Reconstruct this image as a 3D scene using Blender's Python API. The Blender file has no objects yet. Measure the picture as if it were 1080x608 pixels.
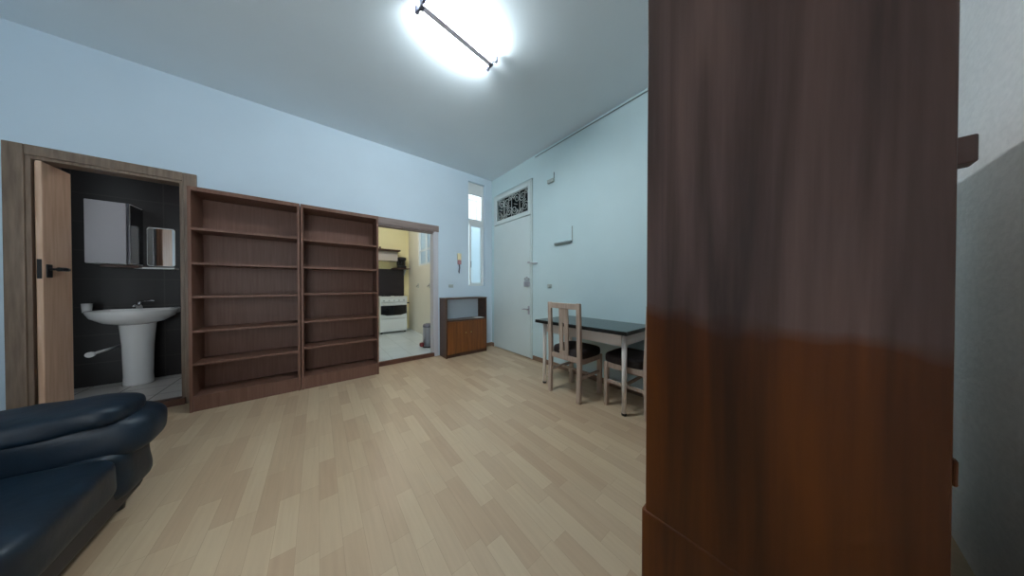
import bpy, bmesh, math, random
from mathutils import Vector, Matrix, noise
random.seed(4)
S = bpy.context.scene
COL = S.collection
PI = math.pi

# ------------------------------------------------------------------ helpers
def obj(name, bm, m, parent=None, smooth=False, kind=None, bevel=0):
    me = bpy.data.meshes.new(name)
    bmesh.ops.recalc_face_normals(bm, faces=bm.faces[:])
    if smooth:
        for f in bm.faces: f.smooth = True
    bm.to_mesh(me); bm.free()
    o = bpy.data.objects.new(name, me); COL.objects.link(o)
    if isinstance(m, (list, tuple)):
        for x in m: me.materials.append(x)
    else: me.materials.append(m)
    if bevel:
        b = o.modifiers.new('bevel', 'BEVEL'); b.width = bevel; b.segments = 2; b.limit_method = 'ANGLE'
    if parent: o.parent = parent
    if kind: o['kind'] = kind
    return o

def tag(o, label=None, cat=None, group=None, kind=None):
    if label: o['label'] = label
    if cat: o['category'] = cat
    if group: o['group'] = group
    if kind: o['kind'] = kind
    return o

def thing(name, label, cat, loc=(0, 0, 0), rz=0, group=None, kind=None):
    o = bpy.data.objects.new(name, None); COL.objects.link(o)
    o.location = loc; o.rotation_euler = (0, 0, rz); o.empty_display_size = .1
    return tag(o, label, cat, group, kind)

def box(bm, x0, x1, y0, y1, z0, z1, M=None):
    vs = [bm.verts.new((x, y, z)) for z in (z0, z1) for y in (y0, y1) for x in (x0, x1)]
    for q in ((0, 2, 3, 1), (4, 5, 7, 6), (0, 1, 5, 4), (2, 6, 7, 3), (0, 4, 6, 2), (1, 3, 7, 5)):
        bm.faces.new([vs[i] for i in q])
    if M is not None:
        for v in vs: v.co = M @ v.co
    return vs

def boxo(name, b, m, parent=None, bevel=0, kind=None):
    bm = bmesh.new(); box(bm, *b)
    return obj(name, bm, m, parent, bevel=bevel, kind=kind)

def tube(bm, pts, r, seg=10, caps=True):
    pts = [Vector(p) for p in pts]
    rr = r if isinstance(r, (list, tuple)) else [r] * len(pts)
    rings = []; up = None
    for i, p in enumerate(pts):
        d = (pts[min(i + 1, len(pts) - 1)] - pts[max(i - 1, 0)]).normalized()
        if up is None:
            up = Vector((0, 0, 1)) if abs(d.z) < .9 else Vector((1, 0, 0))
        a = d.cross(up).normalized(); b = a.cross(d).normalized(); up = b
        rings.append([bm.verts.new(p + rr[i] * (math.cos(t) * a + math.sin(t) * b)) for t in [2 * PI * k / seg for k in range(seg)]])
    for A, B in zip(rings, rings[1:]):
        for k in range(seg):
            bm.faces.new((A[k], A[(k + 1) % seg], B[(k + 1) % seg], B[k]))
    if caps:
        bm.faces.new(rings[0][::-1]); bm.faces.new(rings[-1])

def lathe(bm, prof, seg=24, c=(0, 0, 0), sx=1, sy=1):
    rings = []
    for r, z in prof:
        rings.append([bm.verts.new((c[0] + sx * r * math.cos(2 * PI * k / seg), c[1] + sy * r * math.sin(2 * PI * k / seg), c[2] + z)) for k in range(seg)])
    for A, B in zip(rings, rings[1:]):
        for k in range(seg):
            bm.faces.new((A[k], A[(k + 1) % seg], B[(k + 1) % seg], B[k]))
    bm.faces.new(rings[0][::-1]); bm.faces.new(rings[-1])

def prism(bm, poly, h0, h1, fn):
    """polygon (u,v) pulled from h0 to h1; fn maps (u,v,h) to a point"""
    a = [bm.verts.new(fn(u, v, h0)) for u, v in poly]; b = [bm.verts.new(fn(u, v, h1)) for u, v in poly]
    bm.faces.new(a[::-1]); bm.faces.new(b)
    n = len(poly)
    for i in range(n): bm.faces.new((a[i], a[(i + 1) % n], b[(i + 1) % n], b[i]))

def puff(bm, x0, x1, y0, y1, z0, z1, e=4.5, n=14, amp=0., fr=6., seed=0, ez=None):
    """a stuffed cushion: a rounded cube whose faces bulge, with soft wrinkles"""
    c = Vector(((x0 + x1) / 2, (y0 + y1) / 2, (z0 + z1) / 2)); h = Vector(((x1 - x0) / 2, (y1 - y0) / 2, (z1 - z0) / 2))
    t = bmesh.new(); bmesh.ops.create_cube(t, size=2)
    bmesh.ops.subdivide_edges(t, edges=t.edges[:], cuts=n, use_grid_fill=True)
    mp = {}
    for v in t.verts:
        p = v.co
        k = (abs(p.x) ** e + abs(p.y) ** e + abs(p.z) ** e) ** (1 / e)
        q = p / k
        w = Vector((c.x + q.x * h.x, c.y + q.y * h.y, c.z + q.z * h.z))
        if amp:
            nn = noise.noise(Vector((w.x * fr, w.y * fr * .5, w.z * fr * 1.4)) + Vector((seed * 7.1, 0, 0)))
            w += q * amp * nn
        mp[v] = bm.verts.new(w)
    for f in t.faces: bm.faces.new([mp[v] for v in f.verts])
    t.free()

def copy_tree(o, parent=None):
    c = o.copy(); COL.objects.link(c)
    if parent: c.parent = parent
    for ch in list(o.children): copy_tree(ch, c)
    return c

def wall(name, axis, p0, p1, u0, u1, z0, z1, m, holes=()):
    """solid wall with openings. axis 'Y': u runs along X; axis 'X': u runs along Y; p0..p1 is its thickness"""
    us = sorted({u0, u1, *[h[0] for h in holes], *[h[1] for h in holes]}); zs = sorted({z0, z1, *[h[2] for h in holes], *[h[3] for h in holes]})
    def solid(i, j):
        if not (0 <= i < len(us) - 1 and 0 <= j < len(zs) - 1): return False
        u = (us[i] + us[i + 1]) / 2; z = (zs[j] + zs[j + 1]) / 2
        return not any(h[0] < u < h[1] and h[2] < z < h[3] for h in holes)
    bm = bmesh.new()
    def P(u, z, p): return bm.verts.new((u, p, z) if axis == 'Y' else (p, u, z))
    for i in range(len(us) - 1):
        for j in range(len(zs) - 1):
            if not solid(i, j): continue
            a, b, c, d = us[i], us[i + 1], zs[j], zs[j + 1]
            for p in (p0, p1): bm.faces.new((P(a, c, p), P(b, c, p), P(b, d, p), P(a, d, p)))
            if not solid(i - 1, j): bm.faces.new((P(a, c, p0), P(a, d, p0), P(a, d, p1), P(a, c, p1)))
            if not solid(i + 1, j): bm.faces.new((P(b, c, p0), P(b, d, p0), P(b, d, p1), P(b, c, p1)))
            if not solid(i, j - 1): bm.faces.new((P(a, c, p0), P(b, c, p0), P(b, c, p1), P(a, c, p1)))
            if not solid(i, j + 1): bm.faces.new((P(a, d, p0), P(b, d, p0), P(b, d, p1), P(a, d, p1)))
    bmesh.ops.remove_doubles(bm, verts=bm.verts[:], dist=1e-5)
    return obj(name, bm, m, kind='structure')

# ------------------------------------------------------------------ materials
def srgb(r, g, b):
    return tuple((x / 255 / 12.92 if x / 255 <= .04045 else ((x / 255 + .055) / 1.055) ** 2.4) for x in (r, g, b)) + (1,)

def mat(name, col, rough=.5, metal=0, var=0., scale=(8, 8, 8), bump=0., coat=0., spec=.5, detail=4, ramp=None):
    m = bpy.data.materials.new(name); m.use_nodes = True
    nt = m.node_tree; N = nt.nodes; L = nt.links; b = N['Principled BSDF']
    c = srgb(*col)
    b.inputs['Roughness'].default_value = rough; b.inputs['Metallic'].default_value = metal
    b.inputs['Specular IOR Level'].default_value = spec
    b.inputs['Coat Weight'].default_value = coat; b.inputs['Coat Roughness'].default_value = .12
    b.inputs['Base Color'].default_value = c
    if var or bump or ramp:
        tc = N.new('ShaderNodeTexCoord'); mp = N.new('ShaderNodeMapping'); mp.inputs['Scale'].default_value = scale
        nz = N.new('ShaderNodeTexNoise'); nz.inputs['Scale'].default_value = 1; nz.inputs['Detail'].default_value = detail
        L.new(tc.outputs['Object'], mp.inputs[0]); L.new(mp.outputs[0], nz.inputs['Vector'])
        if var or ramp:
            cr = N.new('ShaderNodeValToRGB')
            cr.color_ramp.elements[0].position = .3; cr.color_ramp.elements[1].position = .7
            lo, hi = ramp if ramp else (None, None)
            cr.color_ramp.elements[0].color = srgb(*lo) if lo else tuple(x * (1 - var) for x in c[:3]) + (1,)
            cr.color_ramp.elements[1].color = srgb(*hi) if hi else tuple(min(1, x * (1 + var)) for x in c[:3]) + (1,)
            L.new(nz.outputs['Fac'], cr.inputs[0]); L.new(cr.outputs[0], b.inputs['Base Color'])
        if bump:
            bp = N.new('ShaderNodeBump'); bp.inputs['Strength'].default_value = bump; bp.inputs['Distance'].default_value = .01
            L.new(nz.outputs['Fac'], bp.inputs['Height']); L.new(bp.outputs[0], b.inputs['Normal'])
    return m

def emit(name, col, st):
    m = bpy.data.materials.new(name); m.use_nodes = True; b = m.node_tree.nodes['Principled BSDF']
    b.inputs['Base Color'].default_value = (1, 1, 1, 1)
    b.inputs['Emission Color'].default_value = tuple(col) + (1,); b.inputs['Emission Strength'].default_value = st
    return m

def tiles(name, c1, c2, mortar, w, h, rough, plane='XY', offset=0., ms=.006, bump=.1):
    m = bpy.data.materials.new(name); m.use_nodes = True
    nt = m.node_tree; N = nt.nodes; L = nt.links; b = N['Principled BSDF']; b.inputs['Roughness'].default_value = rough
    tc = N.new('ShaderNodeTexCoord'); sp = N.new('ShaderNodeSeparateXYZ'); cb = N.new('ShaderNodeCombineXYZ')
    L.new(tc.outputs['Object'], sp.inputs[0])
    if plane == 'XY': L.new(sp.outputs[0], cb.inputs[0]); L.new(sp.outputs[1], cb.inputs[1])
    elif plane == 'YX': L.new(sp.outputs[1], cb.inputs[0]); L.new(sp.outputs[0], cb.inputs[1])
    else:
        ad = N.new('ShaderNodeMath'); L.new(sp.outputs[0], ad.inputs[0]); L.new(sp.outputs[1], ad.inputs[1])
        L.new(ad.outputs[0], cb.inputs[0]); L.new(sp.outputs[2], cb.inputs[1])
    br = N.new('ShaderNodeTexBrick'); br.offset = offset
    br.inputs['Scale'].default_value = 1; br.inputs['Brick Width'].default_value = w; br.inputs['Row Height'].default_value = h
    br.inputs['Mortar Size'].default_value = ms; br.inputs['Mortar Smooth'].default_value = .2; br.inputs['Bias'].default_value = 0
    br.inputs['Color1'].default_value = srgb(*c1); br.inputs['Color2'].default_value = srgb(*c2); br.inputs['Mortar'].default_value = srgb(*mortar)
    L.new(cb.outputs[0], br.inputs['Vector']); L.new(br.outputs['Color'], b.inputs['Base Color'])
    return m, N, L, b, br, tc

M = {}
M['wall'] = mat('white_plaster', (206, 222, 234), .6, var=.02, scale=(2, 2, 2), bump=.04)
M['wall_right'] = mat('pale_green_white_plaster', (206, 228, 232), .6, var=.02, scale=(2, 2, 2), bump=.04)
M['wall_near'] = mat('rough_white_plaster', (244, 238, 236), .8, var=.05, scale=(30, 30, 60), bump=.25)
M['ceiling'] = mat('ceiling_paint', (222, 232, 238), .7, var=.02, scale=(1.2, 1.2, 1.2))
M['white'] = mat('white_lacquer', (225, 230, 230), .35)
M['door_white'] = mat('door_white_paint', (214, 226, 226), .4, var=.015, scale=(3, 3, 3))
M['ceramic'] = mat('white_ceramic', (235, 235, 235), .12, coat=.4)
M['chrome'] = mat('chrome', (200, 200, 205), .15, 1)
M['steel'] = mat('brushed_steel', (180, 180, 188), .4, .5, var=.08, scale=(60, 60, 2))
M['grey_metal'] = mat('grey_metal', (105, 105, 118), .4, .6)
M['lamp_grey'] = mat('lamp_grey_enamel', (236, 230, 240), .45)
M['bounce_board'] = mat('pale_bounce_board', (226, 220, 212), .6, var=.04, scale=(9, 9, 9))  # unseen wardrobe back, made pale to bounce light into the gap behind it
M['black'] = mat('black_plastic', (22, 21, 24), .35)
M['black_glass'] = mat('black_glass', (14, 14, 18), .08)
M['brass'] = mat('pale_brass', (220, 200, 150), .25, .9)
M['book_wood'] = mat('bookcase_wood', (126, 88, 68), .42, ramp=((102, 71, 58), (118, 86, 73)), scale=(60, 9, 3), bump=.03, spec=.25)
M['cab_wood'] = mat('walnut_veneer', (110, 70, 38), .3, ramp=((88, 48, 16), (126, 74, 32)), scale=(30, 30, 2.2), coat=.15)
M['cab_dark'] = mat('dark_carcass_wood', (74, 48, 36), .35, ramp=((62, 38, 28), (86, 58, 44)), scale=(6, 30, 30))
M['chair_wood'] = mat('greyed_beech', (150, 126, 110), .45, ramp=((170, 150, 136), (194, 173, 158)), scale=(40, 40, 5))
M['seat'] = mat('dark_brown_fabric', (44, 34, 34), .75, var=.25, scale=(60, 60, 60), bump=.15)
M['table_top'] = mat('dark_green_laminate', (30, 46, 40), .22, var=.15, scale=(40, 40, 40), coat=.2)
M['table_edge'] = mat('black_edge_band', (16, 17, 18), .4)
M['table_white'] = mat('off_white_enamel', (242, 234, 228), .35)
M['frame_wood'] = mat('taupe_door_wood', (124, 104, 88), .5, ramp=((110, 90, 75), (136, 116, 99)), scale=(50, 50, 4))
M['leaf_wood'] = mat('tan_door_wood', (163, 132, 110), .45, ramp=((202, 162, 134), (222, 186, 160)), scale=(40, 40, 2.5))
M['kframe'] = mat('taupe_casing', (134, 116, 110), .5, ramp=((124, 106, 100), (144, 126, 120)), scale=(4, 50, 50))
M['kjamb'] = mat('pale_lilac_paint', (196, 194, 200), .5)
M['threshold'] = mat('dark_threshold_wood', (96, 62, 48), .4, ramp=((80, 50, 40), (110, 74, 58)), scale=(4, 40, 40))
M['baseboard'] = mat('brown_baseboard', (134, 108, 90), .45, ramp=((120, 95, 78), (146, 120, 100)), scale=(4, 4, 30))
M['yellow'] = mat('yellow_paint', (250, 240, 190), .6, var=.02, scale=(3, 3, 3))
M['cream'] = mat('cream_paint', (226, 222, 208), .6, var=.02, scale=(3, 3, 3))
M['dark_tile'] = tiles('dark_bathroom_tile', (22, 17, 18), (26, 20, 21), (44, 38, 38), .6, .32, .38, 'XZ')[0]
M['bath_floor'] = tiles('grey_bathroom_tile', (205, 200, 196), (214, 209, 204), (150, 146, 142), .33, .33, .25)[0]
M['kitchen_floor'] = tiles('white_kitchen_tile', (200, 210, 212), (206, 215, 217), (186, 194, 196), .3, .3, .25)[0]
M['splash'] = mat('dark_splashback', (38, 30, 36), .3)
M['mirror'] = mat('mirror_silver', (225, 225, 225), .02, 1)
M['red'] = mat('dark_red_plastic', (110, 26, 26), .4)
M['paper'] = mat('white_paper', (225, 225, 222), .8)
M['yellow_plastic'] = mat('yellowed_plastic', (240, 226, 184), .5)
M['red_grey'] = mat('faded_red_plastic', (186, 132, 136), .5)
M['iron'] = mat('pale_painted_iron', (190, 200, 198), .4, .1)
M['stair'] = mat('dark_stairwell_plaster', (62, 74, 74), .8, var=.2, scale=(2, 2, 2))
M['court'] = tiles('pale_courtyard_cladding', (180, 190, 196), (190, 200, 205), (120, 135, 142), .25, 4., .8, 'XZ', ms=.02)[0]
M['render'] = mat('pale_render', (206, 212, 214), .85, var=.04, scale=(3, 3, 3))
M['leather'] = mat('navy_leather', (8, 26, 40), .46, var=.25, scale=(14, 14, 14), bump=.25, spec=.4, detail=6)
M['sofa_base'] = mat('charcoal_sofa_base', (44, 38, 40), .6, var=.1, scale=(50, 50, 50))
M['cable'] = mat('grey_cable', (120, 132, 134), .5)
M['socket'] = mat('pale_switch_plastic', (170, 180, 178), .4)

def glass(name, rough=0., tint=(1, 1, 1)):
    m = bpy.data.materials.new(name); m.use_nodes = True; b = m.node_tree.nodes['Principled BSDF']
    b.inputs['Transmission Weight'].default_value = 1; b.inputs['Roughness'].default_value = rough
    b.inputs['IOR'].default_value = 1.2; b.inputs['Base Color'].default_value = tint + (1,)
    return m
def thin_glass():
    m = bpy.data.materials.new('thin_window_glass'); m.use_nodes = True; nt = m.node_tree; N = nt.nodes; L = nt.links
    N.remove(N['Principled BSDF']); tr = N.new('ShaderNodeBsdfTransparent'); gl = N.new('ShaderNodeBsdfGlossy'); gl.inputs['Roughness'].default_value = .02
    fr = N.new('ShaderNodeFresnel'); fr.inputs[0].default_value = 1.3; mx = N.new('ShaderNodeMixShader')
    L.new(fr.outputs[0], mx.inputs[0]); L.new(tr.outputs[0], mx.inputs[1]); L.new(gl.outputs[0], mx.inputs[2]); L.new(mx.outputs[0], N['Material Output'].inputs[0])
    return m
M['thin_glass'] = thin_glass()
M['glass'] = glass('clear_glass'); M['frosted'] = glass('frosted_glass', .45, (.56, .66, .71)); M['dim_glass'] = glass('dim_glass', .05, (.5, .6, .62))

# laminate floor: three-strip boards running along Y
m, N, L, b, br, tc = tiles('beech_laminate', (184, 155, 126), (202, 178, 147), (172, 146, 118), .46, .085, .38, 'YX', offset=.37, ms=.0008)
br.offset_frequency = 3; br.squash = .8; br.squash_frequency = 2
mp = N.new('ShaderNodeMapping'); mp.inputs['Scale'].default_value = (50, 3, 1); nz = N.new('ShaderNodeTexNoise'); nz.inputs['Scale'].default_value = 1; nz.inputs['Detail'].default_value = 5
L.new(tc.outputs['Object'], mp.inputs[0]); L.new(mp.outputs[0], nz.inputs['Vector'])
mx = N.new('ShaderNodeMix'); mx.data_type = 'RGBA'; mx.blend_type = 'OVERLAY'; mx.inputs['Factor'].default_value = .13
L.new(br.outputs['Color'], mx.inputs['A']); L.new(nz.outputs['Fac'], mx.inputs['B']); L.new(mx.outputs['Result'], b.inputs['Base Color'])
M['floor'] = m

# varnished wardrobe side: vertical grain; red-brown in the lower half, grey-brown above, with an uneven edge
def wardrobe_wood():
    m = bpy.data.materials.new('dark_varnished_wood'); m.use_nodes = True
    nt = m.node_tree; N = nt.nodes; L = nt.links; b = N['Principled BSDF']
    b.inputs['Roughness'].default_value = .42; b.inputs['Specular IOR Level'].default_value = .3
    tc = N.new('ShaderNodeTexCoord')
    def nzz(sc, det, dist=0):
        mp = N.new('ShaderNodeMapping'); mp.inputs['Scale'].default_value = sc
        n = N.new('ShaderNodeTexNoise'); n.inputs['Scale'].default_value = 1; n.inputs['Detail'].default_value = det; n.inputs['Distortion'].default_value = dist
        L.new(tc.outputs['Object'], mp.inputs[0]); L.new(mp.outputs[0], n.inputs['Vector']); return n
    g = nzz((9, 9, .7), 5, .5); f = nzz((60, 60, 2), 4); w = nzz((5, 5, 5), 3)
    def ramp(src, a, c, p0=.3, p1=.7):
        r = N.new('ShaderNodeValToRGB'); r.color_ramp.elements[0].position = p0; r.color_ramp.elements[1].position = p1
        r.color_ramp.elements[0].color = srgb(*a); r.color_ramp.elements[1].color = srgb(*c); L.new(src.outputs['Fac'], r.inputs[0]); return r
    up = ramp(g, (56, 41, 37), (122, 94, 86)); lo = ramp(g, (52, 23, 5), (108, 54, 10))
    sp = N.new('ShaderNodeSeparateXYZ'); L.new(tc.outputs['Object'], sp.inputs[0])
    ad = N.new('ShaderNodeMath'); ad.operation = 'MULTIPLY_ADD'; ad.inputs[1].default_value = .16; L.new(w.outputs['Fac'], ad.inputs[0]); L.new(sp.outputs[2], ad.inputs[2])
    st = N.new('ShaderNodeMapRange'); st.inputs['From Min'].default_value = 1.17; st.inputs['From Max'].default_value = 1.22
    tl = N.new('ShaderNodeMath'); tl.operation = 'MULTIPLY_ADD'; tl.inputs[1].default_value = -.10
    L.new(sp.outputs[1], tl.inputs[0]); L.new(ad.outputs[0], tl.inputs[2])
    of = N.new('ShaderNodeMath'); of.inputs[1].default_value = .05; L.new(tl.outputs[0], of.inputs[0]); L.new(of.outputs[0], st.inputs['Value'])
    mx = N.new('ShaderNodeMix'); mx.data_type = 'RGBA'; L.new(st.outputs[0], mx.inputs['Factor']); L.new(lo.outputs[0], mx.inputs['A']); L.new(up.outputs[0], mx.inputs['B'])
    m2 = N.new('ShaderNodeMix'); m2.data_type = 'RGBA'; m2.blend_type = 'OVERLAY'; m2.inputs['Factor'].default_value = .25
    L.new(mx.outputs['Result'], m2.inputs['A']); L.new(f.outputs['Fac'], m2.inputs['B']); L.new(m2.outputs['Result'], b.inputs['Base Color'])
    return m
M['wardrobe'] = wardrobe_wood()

# ------------------------------------------------------------------ the room
YW, XR, XL, YN, H = 3.99, 2.72, -2.0, -.45, 3.30
KF = .06                                     # kitchen and bathroom floors are a step up
boxo('floor', (XL - .1, XR + .1, YN - .12, YW + .001, -.1, 0), M['floor'], kind='structure')
boxo('ceiling', (XL - .1, XR + .1, YN - .12, YW + .13, H, H + .12), M['ceiling'], kind='structure')
bathO = (-1.83, -1.05, 0, 2.26); kitO = (.60, 1.535, 0, 2.12); winO = (2.19, 2.555, 1.2, 3.17)
wall('wall_back', 'Y', YW, YW + .13, XL - .1, XR + .1, 0, H, M['wall'], (bathO, kitO, winO))
entO = (2.810, 3.91, 0, 2.961)
wall('wall_right', 'X', XR, XR + .14, YN - .1, YW, 0, H, M['wall_right'], (entO,))
wall('wall_left', 'X', XL - .1, XL, YN - .1, YW, 0, H, M['wall'])
fwin = (-1.75, -.30, .12, 2.45)
wall('wall_front', 'Y', YN - .12, YN, XL, XR, 0, H, M['wall_near'], (fwin,))
bm = bmesh.new(); box(bm, XR - .014, XR - .001, .4, 2.80, 0, .07)
obj('baseboard_right', bm, M['baseboard'], kind='structure', bevel=.004)
bm = bmesh.new(); box(bm, XR - .014, XR - .001, 3.905, YW - .001, 0, .07); box(bm, 2.43, XR - .014, YW - .014, YW - .001, 0, .07)
obj('baseboard_back', bm, M['baseboard'], kind='structure', bevel=.004)

# bathroom shell
BY, BX0, BX1 = 5.10, -2.15, -.55
boxo('floor_bathroom', (BX0 - .1, BX1 + .1, YW + .001, BY + .1, -.06, KF), M['bath_floor'], kind='structure')
wall('wall_bathroom_back', 'Y', BY, BY + .1, BX0 - .1, BX1 + .1, 0, 2.7, M['dark_tile'])
wall('wall_bathroom_left', 'X', BX0 - .1, BX0, YW + .13, BY, 0, 2.7, M['dark_tile'])
wall('wall_bathroom_right', 'X', BX1, BX1 + .1, YW + .13, BY, 0, 2.7, M['dark_tile'])
boxo('ceiling_bathroom', (BX0 - .1, BX1 + .1, YW + .13, BY + .1, 2.7, 2.8), M['ceiling'], kind='structure')
# kitchen shell
KX0, KX1, KY = .10, 1.90, 6.75
boxo('floor_kitchen', (KX0 - .1, KX1 + .1, YW + .02, KY + .1, -.06, KF), M['kitchen_floor'], kind='structure')
wall('wall_kitchen_back', 'Y', KY, KY + .1, KX0 - .1, KX1 + .12, 0, 3.0, M['yellow'])
wall('wall_kitchen_left', 'X', KX0 - .1, KX0, YW + .13, KY, 0, 3.0, M['cream'])
kwin = (4.98, 5.97, 1.68, 2.62)
wall('wall_kitchen_right', 'X', KX1, KX1 + .12, YW + .13, KY, 0, 3.0, M['cream'], (kwin,))
boxo('ceiling_kitchen', (KX0 - .1, KX1 + .12, YW + .13, KY + .1, 3.0, 3.1), M['ceiling'], kind='structure')
# light well outside both windows, and the stairwell behind the fanlight
wall('wall_courtyard_back', 'Y', 6.9, 7.0, 2.02, 5.0, -1, 5.0, M['court'])
wall('wall_courtyard_right', 'X', 4.6, 4.7, YW + .3, 7.0, -1, 3.4, M['render'])
boxo('floor_courtyard', (2.02, 5.0, YW + .13, 7.0, -1.1, -1.0), M['render'], kind='structure')
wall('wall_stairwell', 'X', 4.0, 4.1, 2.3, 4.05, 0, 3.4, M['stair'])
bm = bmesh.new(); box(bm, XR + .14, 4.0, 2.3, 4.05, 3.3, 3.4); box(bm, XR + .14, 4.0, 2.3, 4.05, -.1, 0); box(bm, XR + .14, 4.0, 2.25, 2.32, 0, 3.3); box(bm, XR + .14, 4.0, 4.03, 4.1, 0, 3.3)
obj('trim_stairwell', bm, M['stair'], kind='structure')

# ------------------------------------------------------------------ door_1: folding bathroom door and its casing
t = thing('door_1', 'tan wooden folding bathroom door with taupe casing left of the bookcases', 'door', (0, 0, 0), kind='structure')
bm = bmesh.new()
box(bm, -1.915, -1.83, YW - .022, YW - .001, 0, 2.345); box(bm, -1.05, -.965, YW - .022, YW - .001, 0, 2.345); box(bm, -1.83, -1.05, YW - .022, YW - .001, 2.26, 2.345)
obj('casing', bm, M['frame_wood'], t, bevel=.006)
bm = bmesh.new()
box(bm, -1.83, -1.805, YW - .012, YW + .13, KF, 2.26); box(bm, -1.075, -1.05, YW - .012, YW + .13, KF, 2.26); box(bm, -1.805, -1.075, YW - .012, YW + .13, 2.235, 2.26)
obj('jamb', bm, M['frame_wood'], t, bevel=.003)
boxo('threshold', (-1.83, -1.05, YW - .03, YW + .06, 0, KF + .006), M['threshold'], t, bevel=.004)
def fold_leaf(x0, x1, y0, y1):
    bm = bmesh.new(); box(bm, x0, x1, y0, y1, KF + .015, 2.225)
    return obj('door_leaf', bm, M['leaf_wood'], t, bevel=.006)
fold_leaf(-1.803, -1.782, YW + .01, YW + .29)
lf = fold_leaf(-1.780, -1.752, YW - .035, YW + .27)
bm = bmesh.new(); box(bm, -1.776, -1.756, YW - .0375, YW - .0345, 1.26, 1.42); obj('latch_plate', bm, M['black'], lf)
hx, hy, hz = -1.752, YW + .02, 1.33
bm = bmesh.new(); box(bm, hx, hx + .006, hy - .028, hy + .028, hz - .06, hz + .05)
tube(bm, [(hx, hy, hz + .01), (hx + .05, hy, hz + .01)], .010)
tube(bm, [(hx + .045, hy - .005, hz + .01), (hx + .05, hy + .05, hz + .012), (hx + .045, hy + .09, hz + .010)], [.018, .017, .015])
obj('door_handle', bm, M['black'], lf, smooth=False, bevel=.003)

# kitchen opening
t = thing('trim_1', 'taupe casing around the open kitchen doorway beside the bookcases', 'door frame', kind='structure')
bm = bmesh.new(); box(bm, .52, 1.615, YW - .02, YW - .001, 2.12, 2.225); obj('head_casing', bm, M['kframe'], t, bevel=.005)
bm = bmesh.new(); box(bm, .60, 1.535, YW, YW + .13, 2.10, 2.12); obj('head_jamb', bm, M['kframe'], t)
bm = bmesh.new(); box(bm, 1.535, 1.605, YW - .018, YW - .001, 0, 2.12); box(bm, 1.515, 1.535, YW - .01, YW + .13, KF, 2.10)
obj('side_casing', bm, M['kjamb'], t, bevel=.004)
bm = bmesh.new(); box(bm, .52, .60, YW - .018, YW - .001, 0, 2.12); box(bm, .60, .62, YW - .01, YW + .13, KF, 2.10)
obj('side_casing', bm, M['kjamb'], t, bevel=.004)
bm = bmesh.new(); box(bm, .60, 1.535, YW - .012, YW + .03, 0, KF + .006); obj('threshold', bm, M['threshold'], t, bevel=.004)

# window_1: tall narrow light on the back wall
t = thing('window_1', 'tall narrow white window of two panes near the room corner', 'window', kind='structure')
def ring(bm, axis, p0, p1, u0, u1, z0, z1, w):
    for a, b_, c, d in ((u0, u0 + w, z0, z1), (u1 - w, u1, z0, z1), (u0 + w, u1 - w, z0, z0 + w), (u0 + w, u1 - w, z1 - w, z1)):
        if axis == 'Y': box(bm, a, b_, p0, p1, c, d)
        else: box(bm, p0, p1, a, b_, c, d)
y0 = YW + .05
bm = bmesh.new(); ring(bm, 'Y', y0, y0 + .05, 2.19, 2.555, 1.2, 3.17, .035); box(bm, 2.225, 2.52, y0, y0 + .05, 2.37, 2.48); box(bm, 2.225, 2.52, y0, y0 + .05, 2.96, 3.135)
obj('window_frame', bm, M['white'], t, bevel=.004)
bm = bmesh.new(); ring(bm, 'Y', y0 - .015, y0 + .03, 2.245, 2.52, 1.235, 2.37, .028); obj('sash', bm, M['white'], t, bevel=.003)
bm = bmesh.new(); box(bm, 2.273, 2.492, y0 + .01, y0 + .016, 1.263, 2.342); obj('pane', bm, M['frosted'], t)
bm = bmesh.new(); box(bm, 2.225, 2.52, y0 + .02, y0 + .026, 2.48, 2.96); obj('pane', bm, M['thin_glass'], t)
bm = bmesh.new(); box(bm, 2.262, 2.268, y0 - .028, y0 - .015, 1.55, 1.67); obj('latch', bm, M['grey_metal'], t)

# window_2: kitchen casement
t = thing('window_2', 'white barred casement window in the kitchen side wall', 'window', kind='structure')
x0 = KX1 + .02
bm = bmesh.new(); ring(bm, 'X', x0, x0 + .06, kwin[0], kwin[1], kwin[2], kwin[3], .05); box(bm, x0, x0 + .06, 5.44, 5.51, kwin[2] + .05, kwin[3] - .05)
obj('window_frame', bm, M['white'], t, bevel=.004)
bm = bmesh.new()
for ys in (5.03, 5.51): 
    box(bm, x0 + .01, x0 + .04, ys, ys + .41, 2.02, 2.06)
obj('glazing_bar', bm, M['white'], t)
for ys, y2 in ((5.03, 5.44), (5.51, 5.92)):
    bm = bmesh.new(); box(bm, x0 + .03, x0 + .036, ys, y2, kwin[2] + .05, kwin[3] - .05); obj('pane', bm, M['frosted'], t)
bm = bmesh.new()
for k in range(7): tube(bm, [(x0 + .09, kwin[0] + .08 + k * .14, kwin[2]), (x0 + .09, kwin[0] + .08 + k * .14, kwin[3])], .008, 8)
obj('security_bars', bm, M['grey_metal'], t)

# fill_window: unseen window added behind the viewer to bring in fill daylight
t = thing('fill_window', 'tall white unseen window added behind the viewer for fill daylight', 'window', kind='structure')
bm = bmesh.new(); ring(bm, 'Y', YN - .10, YN - .04, fwin[0], fwin[1], fwin[2], fwin[3], .05); box(bm, -1.06, -.99, YN - .10, YN - .04, fwin[2] + .05, fwin[3] - .05)
obj('window_frame', bm, M['white'], t, bevel=.004)
for a, b_ in ((fwin[0] + .05, -1.06), (-.99, fwin[1] - .05)):
    bm = bmesh.new(); box(bm, a, b_, YN - .072, YN - .068, fwin[2] + .05, fwin[3] - .05); obj('pane', bm, M['thin_glass'], t)

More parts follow.
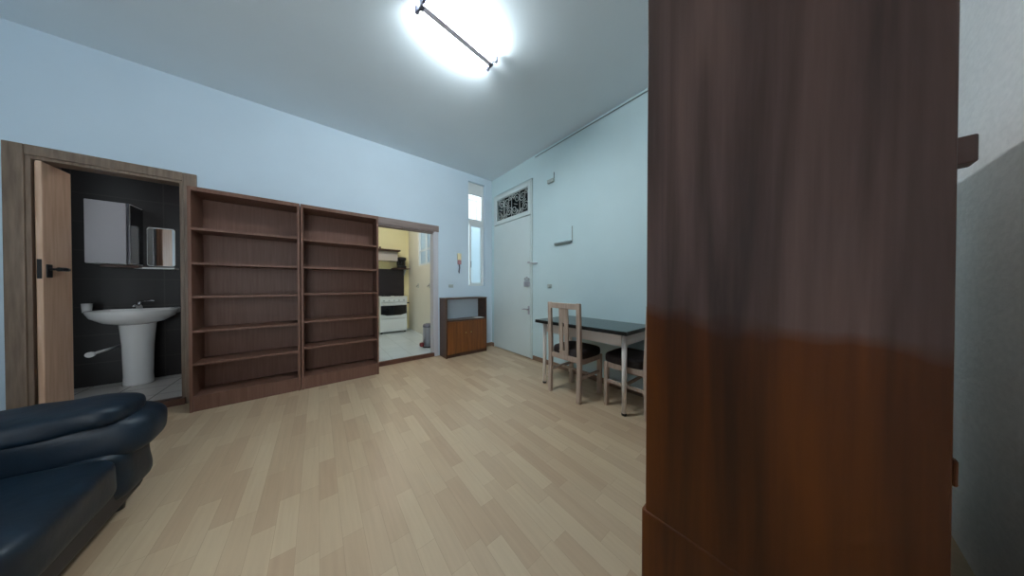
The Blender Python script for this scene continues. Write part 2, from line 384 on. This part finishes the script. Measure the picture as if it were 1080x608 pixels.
# ------------------------------------------------------------------ door_2: entrance door with fanlight
t = thing('door_2', 'tall flush white entrance door with scrolled iron fanlight above', 'door', kind='structure')
xf = XR - .012
bm = bmesh.new()
box(bm, xf, XR + .09, 2.824, 2.845, .0, 2.945); box(bm, xf, XR + .09, 3.875, 3.896, 0, 2.945)
box(bm, xf, XR + .09, 2.845, 3.875, 2.925, 2.945)
obj('door_frame', bm, M['door_white'], t, bevel=.002)
bm = bmesh.new(); box(bm, xf - .004, XR + .04, 2.851, 3.869, .012, 2.364); obj('door_leaf', bm, M['door_white'], t, bevel=.003)
bm = bmesh.new(); ring(bm, 'X', xf - .004, XR + .04, 2.851, 3.869, 2.38, 2.92, .066); obj('fanlight_frame', bm, M['door_white'], t, bevel=.003)
bm = bmesh.new(); box(bm, XR + .022, XR + .028, 2.917, 3.803, 2.446, 2.854); obj('pane', bm, M['dim_glass'], t)
bm = bmesh.new(); box(bm, XR + .05, XR + .07, 2.83, 3.89, 0, 2.38); obj('door_core', bm, M['stair'], t)
bm = bmesh.new()
xg = XR + .004; yc0, yc1, zc0, zc1 = 2.92, 3.80, 2.45, 2.85
def scroll(cy, cz, r0, turns, a0, sgn, n=26, rad=.0065):
    pts = []
    for k in range(n + 1):
        q = k / n; a = a0 + sgn * turns * 2 * PI * q; r = r0 * (1 - .82 * q)
        pts.append((xg, cy + r * math.cos(a), cz + r * math.sin(a)))
    tube(bm, pts, rad, 6)
for k in range(5): tube(bm, [(xg, yc0 + .0 + k * .22, zc0), (xg, yc0 + k * .22, zc1)], .006, 6)
for k in range(4):
    cy = yc0 + .11 + k * .22; cz = (zc0 + zc1) / 2; g = 1 if k % 2 else -1
    scroll(cy - .035 * g, cz + .095, .085, 1.6, 0, g); scroll(cy + .035 * g, cz - .095, .085, 1.6, PI, g)
    scroll(cy + .06 * g, cz + .15, .045, 1.3, PI, -g); scroll(cy - .06 * g, cz - .15, .045, 1.3, 0, -g)
    tube(bm, [(xg, cy + .05 * g, cz + .02), (xg, cy, cz), (xg, cy - .05 * g, cz - .02)], .0065, 6)
tube(bm, [(xg, yc0, zc0 + .005), (xg, yc1, zc0 + .005)], .006, 6); tube(bm, [(xg, yc0, zc1 - .005), (xg, yc1, zc1 - .005)], .006, 6)
obj('scroll_grille', bm, M['iron'], t, smooth=True)
xd = xf - .004
bm = bmesh.new(); box(bm, xd - .022, xd, 2.858, 2.99, 1.19, 1.27); box(bm, xd - .03, xd - .022, 2.905, 2.935, 1.215, 1.245)
obj('rim_lock', bm, M['steel'], t, bevel=.004)
bm = bmesh.new()
for k in range(3): tube(bm, [(xd - .02, 2.88 + k * .045, 1.32 + (k % 2) * .02), (xd, 2.88 + k * .045, 1.32 + (k % 2) * .02)], .013, 10)
box(bm, xd - .012, xd, 2.86, 2.985, 1.285, 1.297)
obj('bolt', bm, M['steel'], t)
bm = bmesh.new(); box(bm, xd - .006, xd, 2.865, 2.905, .73, .87)
tube(bm, [(xd, 2.885, .815), (xd - .05, 2.885, .815)], .010); tube(bm, [(xd - .047, 2.875, .815), (xd - .05, 2.94, .818), (xd - .045, 3.0, .81)], [.013, .011, .009])
obj('door_handle', bm, M['steel'], t, bevel=.002)
bm = bmesh.new(); box(bm, xd - .012, xd, 2.86, 2.91, 1.575, 1.60); box(bm, XR - .03, XR - .001, 2.70, 2.80, 1.555, 1.575)
tube(bm, [(xd - .012, 2.87, 1.588), (xd - .03, 2.82, 1.575), (XR - .03, 2.75, 1.565)], .006, 8)
obj('door_chain', bm, M['steel'], t)

# ------------------------------------------------------------------ bookcases
def bookcase(x0, x1, label, zs):
    t = thing('bookcase', label, 'bookcase', (x0, 3.65, 0), group='empty brown bookcases along the back wall')
    w = x1 - x0; d = .32; W = M['book_wood']
    boxo('side_panel', (0, .022, 0, d, 0, 2.14), W, t, .002); boxo('side_panel', (w - .022, w, 0, d, 0, 2.14), W, t, .002)
    boxo('top_panel', (.022, w - .022, 0, d, 2.10, 2.14), W, t, .002)
    boxo('back_panel', (.022, w - .022, d - .008, d, 0, 2.10), W, t)
    boxo('plinth', (.022, w - .022, .012, .03, 0, .125), W, t, .002)
    for z in zs: boxo('shelf', (.022, w - .022, .006, d - .008, z - .022, z), W, t, .0015)
    return t
bookcase(-.945, -.158, 'empty brown bookcase next to the bathroom door', (1.755, 1.425, 1.105, .775, .46, .147))
bookcase(-.150, .640, 'empty brown bookcase next to the kitchen doorway', (1.745, 1.425, 1.115, .79, .485, .147))

# ------------------------------------------------------------------ low cabinet
t = thing('low_cabinet', 'low walnut cabinet with open niche and two doors', 'cabinet', (1.625, 3.705, 0))
w, d, h = .785, .275, .975
boxo('side_panel', (0, .02, 0, d, 0, h), M['cab_dark'], t, .002); boxo('side_panel', (w - .02, w, 0, d, 0, h), M['cab_dark'], t, .002)
boxo('top_panel', (-.004, w + .004, -.006, d, h, h + .022), M['cab_dark'], t, .003)
boxo('niche_floor', (.02, w - .02, .004, d - .006, .60, .62), M['cab_dark'], t, .002)
boxo('back_panel', (.02, w - .02, d - .006, d, .06, .60), M['cab_dark'], t)
boxo('base_panel', (.02, w - .02, .01, d - .006, .04, .06), M['cab_dark'], t)
boxo('plinth', (.02, w - .02, .014, .03, 0, .04), M['cab_dark'], t)
for a, b_, kx in ((.022, w / 2 - .002, w / 2 - .05), (w / 2 + .002, w - .022, w / 2 + .05)):
    dr = boxo('door', (a, b_, -.014, .004, .062, .598), M['cab_wood'], t, .003)
    bm = bmesh.new(); tube(bm, [(kx, -.014, .40), (kx, -.024, .40), (kx, -.034, .40), (kx, -.04, .40)], [.006, .007, .014, .009], 14)
    obj('knob', bm, M['brass'], dr, smooth=True)
bm = bmesh.new(); box(bm, 2.20, 2.36, 3.72, 3.86, .62, .626)
tag(obj('paper', bm, M['paper']), 'small white paper lying in the niche of the low cabinet', 'paper')

# ------------------------------------------------------------------ table and chairs
rz = math.radians(0)
t = thing('dining_table', 'dark green topped dining table on white round legs', 'table', (2.40, 1.53, 0), 0)
tx0, tx1, ty0, ty1 = -.335, .305, -.53, .555
bm = bmesh.new(); poly = [(tx0 + .05, ty0), (tx1, ty0), (tx1, ty1), (tx0, ty1)]
prism(bm, poly, .756, .790, lambda u, v, h_: (u, v, h_)); top = obj('tabletop', bm, M['table_top'], t, bevel=.002)
bm = bmesh.new(); pw = [(tx0 + .047, ty0 - .003), (tx1, ty0 - .003), (tx1, ty1 + .003), (tx0 - .003, ty1 + .003)]
prism(bm, pw, .755, .787, lambda u, v, h_: (u, v, h_)); obj('edge_band', bm, M['table_edge'], top)
bm = bmesh.new()
box(bm, -.215, -.20, -.45, .49, .635, .755); box(bm, .275, .29, -.45, .49, .635, .755); box(bm, -.2, .275, -.465, -.45, .635, .755); box(bm, -.2, .275, .49, .505, .635, .755)
obj('apron', bm, M['table_white'], t)
for lx, ly in ((-.205, -.475), (-.225, .505), (.29, -.475), (.285, .505)):
    bm = bmesh.new(); lathe(bm, [(.020, .02), (.022, .40), (.024, .755)], 16, (lx, ly, 0)); lg = obj('leg', bm, M['table_white'], t, smooth=True)
    bm = bmesh.new(); lathe(bm, [(.023, 0), (.023, .02), (.019, .022)], 16, (lx, ly, 0)); obj('foot_cap', bm, M['black'], lg)

def make_chair(label):
    """faces +X; origin on the floor under the seat centre"""
    t = thing('dining_chair', label, 'chair', group='beech dining chairs at the table')
    W = M['chair_wood']; hw = .215; xr, xfm = -.215, .20
    for s in (-1, 1):                                   # rear leg runs up into the back post
        bm = bmesh.new(); y0, y1 = sorted((s * hw, s * (hw - .046)))
        side = [(xr - .01, 0), (xr + .028, 0), (xr + .040, .44), (xr + .015, 1.02), (xr - .017, 1.02), (xr, .44)]
        prism(bm, side, y0, y1, lambda u, v, h_: (u, h_, v)); obj('rear_leg', bm, W, t, bevel=.005)
        bm = bmesh.new(); bm2 = [(xfm - .035, 0), (xfm - .005, 0), (xfm, .44), (xfm - .04, .44)]
        prism(bm, bm2, y0, y1, lambda u, v, h_: (u, h_, v)); obj('front_leg', bm, W, t, bevel=.004)
        ya, yb = sorted((s * (hw - .010), s * (hw - .030)))
        boxo('side_rail', (xr + .03, xfm - .03, ya, yb, .385, .44), W, t, .003)
        boxo('stretcher', (xr + .02, xfm - .02, ya, yb, .235, .265), W, t, .003)
    boxo('front_rail', (xfm - .032, xfm - .012, -hw + .03, hw - .03, .385, .44), W, t, .003)
    boxo('rear_rail', (xr + .010, xr + .032, -hw + .03, hw - .03, .40, .455), W, t, .003)
    boxo('cross_stretcher', (-.012, .012, -hw + .02, hw - .02, .238, .262), W, t, .003)
    boxo('top_rail', (xr - .014, xr + .012, -hw + .03, hw - .03, .955, 1.015), W, t, .005)
    # splat: broad board with two slots, narrowing below
    bm = bmesh.new()
    for a, b_, z0, z1 in ((-.058, .058, .80, .96), (-.058, -.012, .50, .80), (.012, .058, .50, .80), (-.058, .058, .455, .50)):
        k0 = (z0 - .455) * -.022; k1 = (z1 - .455) * -.022
        prism(bm, [(xr + .008 + k0, z0), (xr + .024 + k0, z0), (xr + .018 + k1, z1), (xr + .002 + k1, z1)], a, b_, lambda u, v, h_: (u, h_, v))
    obj('splat', bm, W, t)
    bm = bmesh.new(); puff(bm, xr + .035, xfm + .02, -hw - .002, hw + .002, .425, .53, 5, 10); obj('seat', bm, M['seat'], t, smooth=True)
    return t
ch = make_chair('beech dining chair with openwork back, tucked under the long side of the table')
ch.location = (2.265, 1.645, 0)
c2 = copy_tree(ch); c2['label'] = 'beech dining chair at the table end beside the dark wardrobe'
c2.location = (2.452, 1.085, 0); c2.rotation_euler = (0, 0, PI / 2)

# ------------------------------------------------------------------ wardrobe
t = thing('wardrobe', 'tall dark brown wooden wardrobe standing close to the viewer', 'wardrobe', (.90, -.172, 0))
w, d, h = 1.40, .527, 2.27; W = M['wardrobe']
boxo('side_panel', (0, .024, 0, d, .06, h), W, t, .003); hb = 1.88  # hidden body kept lower and wide, shaped to set its shadow edge on wall_front
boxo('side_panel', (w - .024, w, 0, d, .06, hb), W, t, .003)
boxo('top_panel', (.024, w - .024, 0, d, hb - .03, hb), W, t, .003); boxo('back_panel', (.024, w - .024, .0, .01, .06, hb - .03), M['bounce_board'], t)
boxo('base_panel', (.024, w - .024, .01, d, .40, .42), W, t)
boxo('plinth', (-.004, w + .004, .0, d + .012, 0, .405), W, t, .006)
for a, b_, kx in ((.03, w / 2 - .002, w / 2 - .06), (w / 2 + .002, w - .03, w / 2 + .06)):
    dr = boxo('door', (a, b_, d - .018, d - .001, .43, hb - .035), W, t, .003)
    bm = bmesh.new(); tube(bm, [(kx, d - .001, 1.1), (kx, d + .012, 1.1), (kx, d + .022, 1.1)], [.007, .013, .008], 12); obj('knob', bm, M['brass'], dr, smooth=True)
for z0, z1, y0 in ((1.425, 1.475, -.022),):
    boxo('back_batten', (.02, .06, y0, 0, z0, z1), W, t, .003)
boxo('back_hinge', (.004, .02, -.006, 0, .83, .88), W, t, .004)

# ------------------------------------------------------------------ sofa
t = thing('sofa', 'puffy navy leather sofa at the left wall', 'sofa', (0, 0, 0))
LE = M['leather']
def pf(name, parts, e=5, amp=.012, n=16, parent=t, fr=5, m=LE):
    bm = bmesh.new()
    for k, p in enumerate(parts): puff(bm, *p, e=e, n=n, amp=amp, fr=fr, seed=k + len(name))
    return obj(name, bm, m, parent, smooth=True)
ya, yb = .55, 2.44
boxo('base', (-1.66, -.775, ya + .03, yb - .05, .07, .26), M['sofa_base'], t, .03)
for fx, fy in ((-1.6, ya + .1), (-1.6, yb - .12), (-.84, ya + .1), (-.84, yb - .12)):
    bm = bmesh.new(); lathe(bm, [(.022, 0), (.028, .075)], 12, (fx, fy, 0)); obj('foot', bm, M['black'], t, smooth=True)
for y0, y1 in ((ya + .33, (ya + yb) / 2), ((ya + yb) / 2, yb - .33)):
    pf('seat_cushion', [(-1.45, -.725, y0, y1 + (.02 if y1 > 1.6 else 0), .19, .405)], 6)
    pf('back_cushion', [(-1.66, -1.36, y0, y1, .40, .70), (-1.70, -1.42, y0, y1, .62, .86)], 4)
for y0, y1, s in ((yb - .36, yb, 1), (ya, ya + .36, -1)):
    am = pf('arm', [(-1.66, -.74, y0, y1, .10, .40)], 5)
    pf('arm_roll', [(-1.64, -.69, y0 + (.04 if s > 0 else 0), y1 + (.05 if s > 0 else -.04), .30, .555)], 4, parent=am)
    pf('arm_pad', [(-1.60, -.755, y0 + (.03 if s > 0 else .04), y1 - (.03 if s > 0 else .02), .50, .62)], 4.5, amp=.016, fr=9, parent=am)
pf('backrest', [(-1.72, -1.52, ya + .1, yb - .1, .10, .74)], 7)

# ------------------------------------------------------------------ ceiling lamp
t = thing('ceiling_lamp', 'twin tube fluorescent lamp fixed to the ceiling', 'lamp', (.925, 1.815, H), math.radians(5.4))
for s in (-1, 1):
    bm = bmesh.new(); tube(bm, [(-.31, s * .05, -.038), (.31, s * .05, -.038)], .014, 14); obj('tube', bm, emit('tube_light', (.86, .96, 1.0), 290), t, smooth=True)
bm = bmesh.new(); prism(bm, [(-.022, 0), (.022, 0), (.026, -.02), (.024, -.062), (-.024, -.062), (-.026, -.02)], -.325, .325, lambda u, v, h_: (h_, u, v)); obj('body', bm, M['lamp_grey'], t)
for s in (-1, 1):
    bm = bmesh.new(); box(bm, s * .325 - .008, s * .325 + .008, -.068, .068, -.058, -.040); box(bm, s * .325 - .014, s * .325 + .014, -.026, .026, -.072, 0)
    for q in (-1, 1): box(bm, s * .337 - .012, s * .337 + .012, q * .06 - .012, q * .06 + .012, -.068, -.018)
    obj('end_bracket', bm, M['grey_metal'], t, bevel=.003)

# ------------------------------------------------------------------ things on the walls
t = thing('intercom_handset', 'small yellowed intercom handset on the wall above the low cabinet', 'intercom', (1.997, YW, 1.62))
bm = bmesh.new(); box(bm, -.035, .035, -.03, -.001, .05, .17); obj('body', bm, M['yellow_plastic'], t, bevel=.008)
bm = bmesh.new(); box(bm, -.032, .032, -.036, -.001, -.03, .05); obj('cradle', bm, M['red_grey'], t, bevel=.008)
bm = bmesh.new(); tube(bm, [(0, -.012, -.03), (.006, -.014, -.09), (-.004, -.012, -.15), (0, -.01, -.19)], [.013, .012, .012, .008], 8); obj('cord', bm, M['grey_metal'], t, smooth=True)

def plate(name, label, cat, loc, axis, w=.085, h=.055, group=None):
    t = thing(name, label, cat, loc, 0 if axis == 'Y' else -PI / 2, group)      # local -Y faces the room
    boxo('plate', (-w / 2, w / 2, -.010, -.001, -h / 2, h / 2), M['socket'], t, .003)
    boxo('rocker', (-w / 4, w / 4, -.016, -.010, -h / 3, h / 3), M['socket'], t, .002)
    return t
plate('light_switch', 'small light switch on the wall between kitchen doorway and intercom', 'switch', (1.84, YW, 1.197), 'Y')
plate('light_switch', 'small light switch on the wall right of the entrance door', 'switch', (XR, 2.44, 1.20), 'X')
t = thing('wall_bracket', 'thin white L shaped bracket on the wall above the dining table', 'bracket', (XR, 2.18, 1.80))
boxo('ledge', (-.035, -.001, -.15, .15, 0, .026), M['cable'], t, .003)
bm = bmesh.new(); box(bm, -.010, -.001, -.155, -.145, .022, .225); obj('upright', bm, M['socket'], t)
t = thing('bell_box', 'small white bell box high on the wall right of the fanlight', 'bell', (XR, 2.42, 2.76))
boxo('case', (-.035, -.001, -.07, .05, -.02, .03), M['socket'], t, .004)
boxo('wire_cover', (-.010, -.001, -.066, -.058, .03, .12), M['cable'], t)
bm = bmesh.new(); tube(bm, [(XR - .008, 2.75, 3.262), (XR - .008, 1.9, 3.262), (XR - .008, .4, 3.258)], .006, 8)
tag(obj('wall_cable', bm, M['cable'], smooth=True), 'thin grey cable clipped along the top of the right wall', 'cable')

# ------------------------------------------------------------------ bathroom things
t = thing('washbasin', 'white ceramic washbasin on a pedestal in the bathroom', 'washbasin', (-1.63, 4.855, KF))
bm = bmesh.new()
lathe(bm, [(.10, .70), (.20, .73), (.275, .79), (.295, .84), (.30, .862), (.29, .87), (.262, .868), (.24, .845), (.16, .79), (.03, .775)], 40, (0, 0, 0), 1, .80)
obj('bowl', bm, M['ceramic'], t, smooth=True)
bm = bmesh.new(); box(bm, -.26, .26, .12, .238, .80, .872); obj('tap_ledge', bm, M['ceramic'], t, bevel=.015)
bm = bmesh.new(); lathe(bm, [(.108, 0), (.105, .02), (.100, .10), (.108, .45), (.125, .72), (.13, .75)], 28, (0, .06, 0), 1, .9); obj('pedestal', bm, M['ceramic'], t, smooth=True)
bm = bmesh.new(); lathe(bm, [(.024, .872), (.022, .93), (.018, .95)], 16, (-.02, .15, 0)); tube(bm, [(-.02, .15, .91), (-.02, .08, .925), (-.02, .03, .905)], [.013, .012, .010]); tube(bm, [(-.02, .15, .95), (.06, .12, .965), (.10, .10, .962)], [.011, .008, .006])
obj('faucet', bm, M['chrome'], t, smooth=True)
t = thing('towel_rail', 'white bar with round end beside the basin pedestal', 'rail', (-1.80, 4.80, .50))
bm = bmesh.new(); tube(bm, [(0, .298, 0), (0, -.2, 0)], .014, 12); obj('bar', bm, M['ceramic'], t, smooth=True)
bm = bmesh.new(); tube(bm, [(0, -.2, 0), (0, -.225, 0)], .028, 16); obj('end_cap', bm, M['ceramic'], t)
t = thing('cup_holder', 'small white cup holder on the left of the basin', 'holder', (-1.97, 4.98, .955))
bm = bmesh.new(); lathe(bm, [(.028, -.05), (.034, .05), (.030, .05), (.025, -.045)], 16); obj('cup', bm, M['ceramic'], t, smooth=True)
bm = bmesh.new(); tube(bm, [(0, .0, 0), (0, .118, 0)], .008, 8); obj('arm', bm, M['chrome'], t)
t = thing('mirror_cabinet', 'wall cabinet with pale door and dark mirror in the bathroom', 'cabinet', (-1.74, BY, 1.60))
zb, zt = -.155, .53
boxo('body', (-.18, .088, -.26, -.001, zb, zt), M['white'], t, .003)
boxo('door', (-.178, .07, -.278, -.262, zb + .004, zt - .004), mat('pale_grey_laminate', (178, 176, 182), .35), t, .004)
boxo('edge_strip', (.073, .088, -.272, -.26, zb, zt), M['chrome'], t)
boxo('side_mirror', (.088, .092, -.25, -.005, zb + .01, zt - .01), M['black_glass'], t)
boxo('bottom_light_rail', (-.12, .12, -.2, -.02, zb - .035, zb - .003), M['cab_dark'], t, .003)
t = thing('shelf_mirror', 'small rounded mirror above a glass shelf in the bathroom', 'mirror', (-1.517, BY, 1.60))
bm = bmesh.new(); c = []
for qx, qz, a0 in ((.08, .28, 0), (-.08, .28, 90), (-.08, -.12, 180), (.08, -.12, 270)):
    for k in range(5):
        a = math.radians(a0 + k * 22.5); c.append((qx + .02 * math.cos(a), qz + .03 * math.sin(a)))
prism(bm, c, -.012, -.001, lambda u, v, h_: (u, h_, v)); obj('mirror_glass', bm, M['mirror'], t)
bm = bmesh.new(); prism(bm, [(u * 1.04, v * 1.04) for u, v in c], -.009, -.002, lambda u, v, h_: (u, h_, v)); obj('backing', bm, M['ceramic'], t)
boxo('shelf', (-.16, .13, -.12, -.001, -.195, -.175), M['ceramic'], t, .004)
t = thing('bathroom_fill_light', 'small round unseen ceiling light added to brighten the bathroom', 'lamp', (-1.1, 4.5, 2.7))  # out-of-view lamp added because the bathroom needed light
bm = bmesh.new(); lathe(bm, [(.11, 0), (.11, -.02), (.10, -.022)], 24); obj('base', bm, M['white'], t)
bm = bmesh.new(); lathe(bm, [(.10, -.022), (.085, -.055), (.04, -.075), (.005, -.08)], 24); obj('diffuser', bm, emit('bath_fill', (1, .95, .92), 16), t, smooth=True)

# ------------------------------------------------------------------ kitchen things
t = thing('stove', 'white freestanding gas stove with dark oven window in the kitchen', 'stove', (1.42, 6.27, KF))
w = .30
boxo('body', (-w, w, 0, .46, .04, .86), M['white'], t, .006)
boxo('hob_top', (-w - .004, w + .004, -.02, .462, .86, .885), M['white'], t, .005)
bm = bmesh.new()
for gx in (-.14, .14):
    for gy in (.12, .34):
        for k in range(2): box(bm, gx - .10, gx + .10, gy - .006, gy + .006, .887, .905) if k else box(bm, gx - .006, gx + .006, gy - .09, gy + .09, .887, .905)
obj('pan_support', bm, M['black'], t)
pn = boxo('control_panel', (-w, w, -.03, 0, .745, .86), M['white'], t, .006)
for k in range(5):
    bm = bmesh.new(); tube(bm, [(-.22 + k * .11, -.03, .79), (-.22 + k * .11, -.05, .79)], .017, 14); obj('knob', bm, M['socket'], pn)
dr = boxo('oven_door', (-w + .004, w - .004, -.025, 0, .36, .735), M['white'], t, .006)
bm = bmesh.new(); prism(bm, [(-.285, .67), (.285, .67), (.285, .47), (.15, .435), (-.15, .435), (-.285, .47)], -.032, -.024, lambda u, v, h_: (u, h_, v)); obj('oven_window', bm, M['black_glass'], dr)
bm = bmesh.new(); tube(bm, [(-.25, -.026, .705), (-.25, -.055, .705), (.25, -.055, .705), (.25, -.026, .705)], .011, 10); obj('door_handle', bm, M['white'], dr, smooth=True)
boxo('warming_drawer', (-w + .004, w - .004, -.022, 0, .06, .345), M['white'], t, .006)
for fx in (-.26, .26):
    for fy in (.05, .42): boxo('foot', (fx - .02, fx + .02, fy - .02, fy + .02, 0, .04), M['black'], t)
boxo('pipe_valve', (w, w + .06, .02, .05, .70, .73), M['black'], t)
bm = bmesh.new(); box(bm, .90, 1.775, KY - .0155, KY - .001, .70, 1.63)
tag(obj('splashback', bm, M['splash']), 'dark square splashback panel on the wall behind the stove', 'splashback')
t = thing('range_hood', 'grey range hood with dark top ledge above the stove', 'hood', (1.40, KY, 1.86))
boxo('ledge', (-.42, .21, -.36, -.001, .20, .235), M['cab_dark'], t, .004)
bm = bmesh.new(); prism(bm, [(-.001, .20), (-.26, .20), (-.30, -.04), (-.001, -.04)], -.40, .16, lambda u, v, h_: (h_, u, v)); obj('canopy', bm, mat('hood_grey', (186, 176, 166), .4), t, bevel=.004)
bm = bmesh.new(); lathe(bm, [(.02, .235), (.024, .29), (.012, .30)], 14, (-.22, -.2, 0)); tag(obj('stopper', bm, M['cab_dark'], t, smooth=True))
t = thing('wall_shelf', 'small dark shelf carrying the coffee maker in the kitchen', 'shelf', (1.72, KY, 1.63))
boxo('board', (-.25, .14, -.26, -.001, 0, .025), M['cab_dark'], t, .003)
bm = bmesh.new(); prism(bm, [(-.001, 0), (-.2, 0), (-.001, -.16)], .05, .07, lambda u, v, h_: (h_, u, v)); obj('support_bracket', bm, M['white'], t)
t = thing('coffee_maker', 'black rounded coffee maker on the small kitchen shelf', 'coffee maker', (1.69, KY - .13, 1.655))
bm = bmesh.new(); puff(bm, -.10, .10, -.09, .09, 0, .07, 6, 8); puff(bm, -.10, .10, .0, .09, .03, .27, 5, 8); puff(bm, -.105, .105, -.09, .09, .19, .29, 3.5, 8); obj('body', bm, M['black'], t, smooth=True)
bm = bmesh.new(); lathe(bm, [(.045, .065), (.06, .10), (.055, .15), (.04, .175)], 18, (0, -.03, 0)); obj('carafe', bm, M['black_glass'], t, smooth=True)
t = thing('trash_bin', 'steel pedal bin beside the kitchen doorway', 'bin', (1.60, 4.46, KF))
bm = bmesh.new(); lathe(bm, [(.092, .02), (.092, .37), (.094, .372)], 28); obj('body', bm, M['steel'], t, smooth=True)
bm = bmesh.new(); lathe(bm, [(.094, .374), (.096, .40), (.085, .425), (.05, .44), (.005, .443)], 28); obj('lid', bm, M['grey_metal'], t, smooth=True)
bm = bmesh.new(); lathe(bm, [(.097, 0), (.097, .022), (.092, .024)], 28); obj('base_ring', bm, M['black'], t)
bm = bmesh.new(); puff(bm, -.16, -.085, -.05, .03, .02, .10, 3, 6); obj('pedal', bm, M['red'], t, smooth=True)
for y in (5.95, 5.20):
    t = thing('wall_hook', 'small hook on the kitchen side wall ' + ('nearer the stove' if y > 5.5 else 'nearer the doorway'), 'hook', (KX1, y, 1.20), group='hooks on the kitchen wall')
    boxo('plate', (-.008, -.001, -.02, .02, -.05, .06), M['socket'], t, .003)
    bm = bmesh.new(); tube(bm, [(-.008, 0, .02), (-.04, 0, 0), (-.05, 0, -.03), (-.045, 0, -.02)], .006, 8); obj('hook', bm, M['grey_metal'], t, smooth=True)
t = thing('kitchen_ceiling_light', 'round ceiling light inside the kitchen', 'lamp', (1.0, 5.4, 3.0))
bm = bmesh.new(); lathe(bm, [(.15, 0), (.15, -.02), (.14, -.022)], 24); obj('base', bm, M['white'], t)
bm = bmesh.new(); lathe(bm, [(.14, -.022), (.12, -.06), (.06, -.085), (.005, -.09)], 24); obj('diffuser', bm, emit('kitchen_bulb', (1, .96, .92), 58), t, smooth=True)

# ------------------------------------------------------------------ daylight and camera
Wd = bpy.data.worlds.new('sky'); S.world = Wd; Wd.use_nodes = True
bg = Wd.node_tree.nodes['Background']; bg.inputs[0].default_value = (.86, .95, 1, 1); bg.inputs[1].default_value = 5.1
cam = bpy.data.cameras.new('camera'); co = bpy.data.objects.new('camera', cam); COL.objects.link(co)
cam.sensor_width = 36; cam.lens = 252 / 1080 * 36; cam.clip_start = .02; cam.clip_end = 100
co.location = (0, 0, 1.2); co.rotation_euler = (math.radians(89.5), 0, math.radians(-39.1))
S.camera = co
S.view_settings.view_transform = 'Standard'; S.view_settings.look = 'None'; S.view_settings.exposure = 0; S.view_settings.gamma = 1
S.view_settings.use_curve_mapping = False
S.cycles.max_bounces = 10; S.cycles.diffuse_bounces = 6
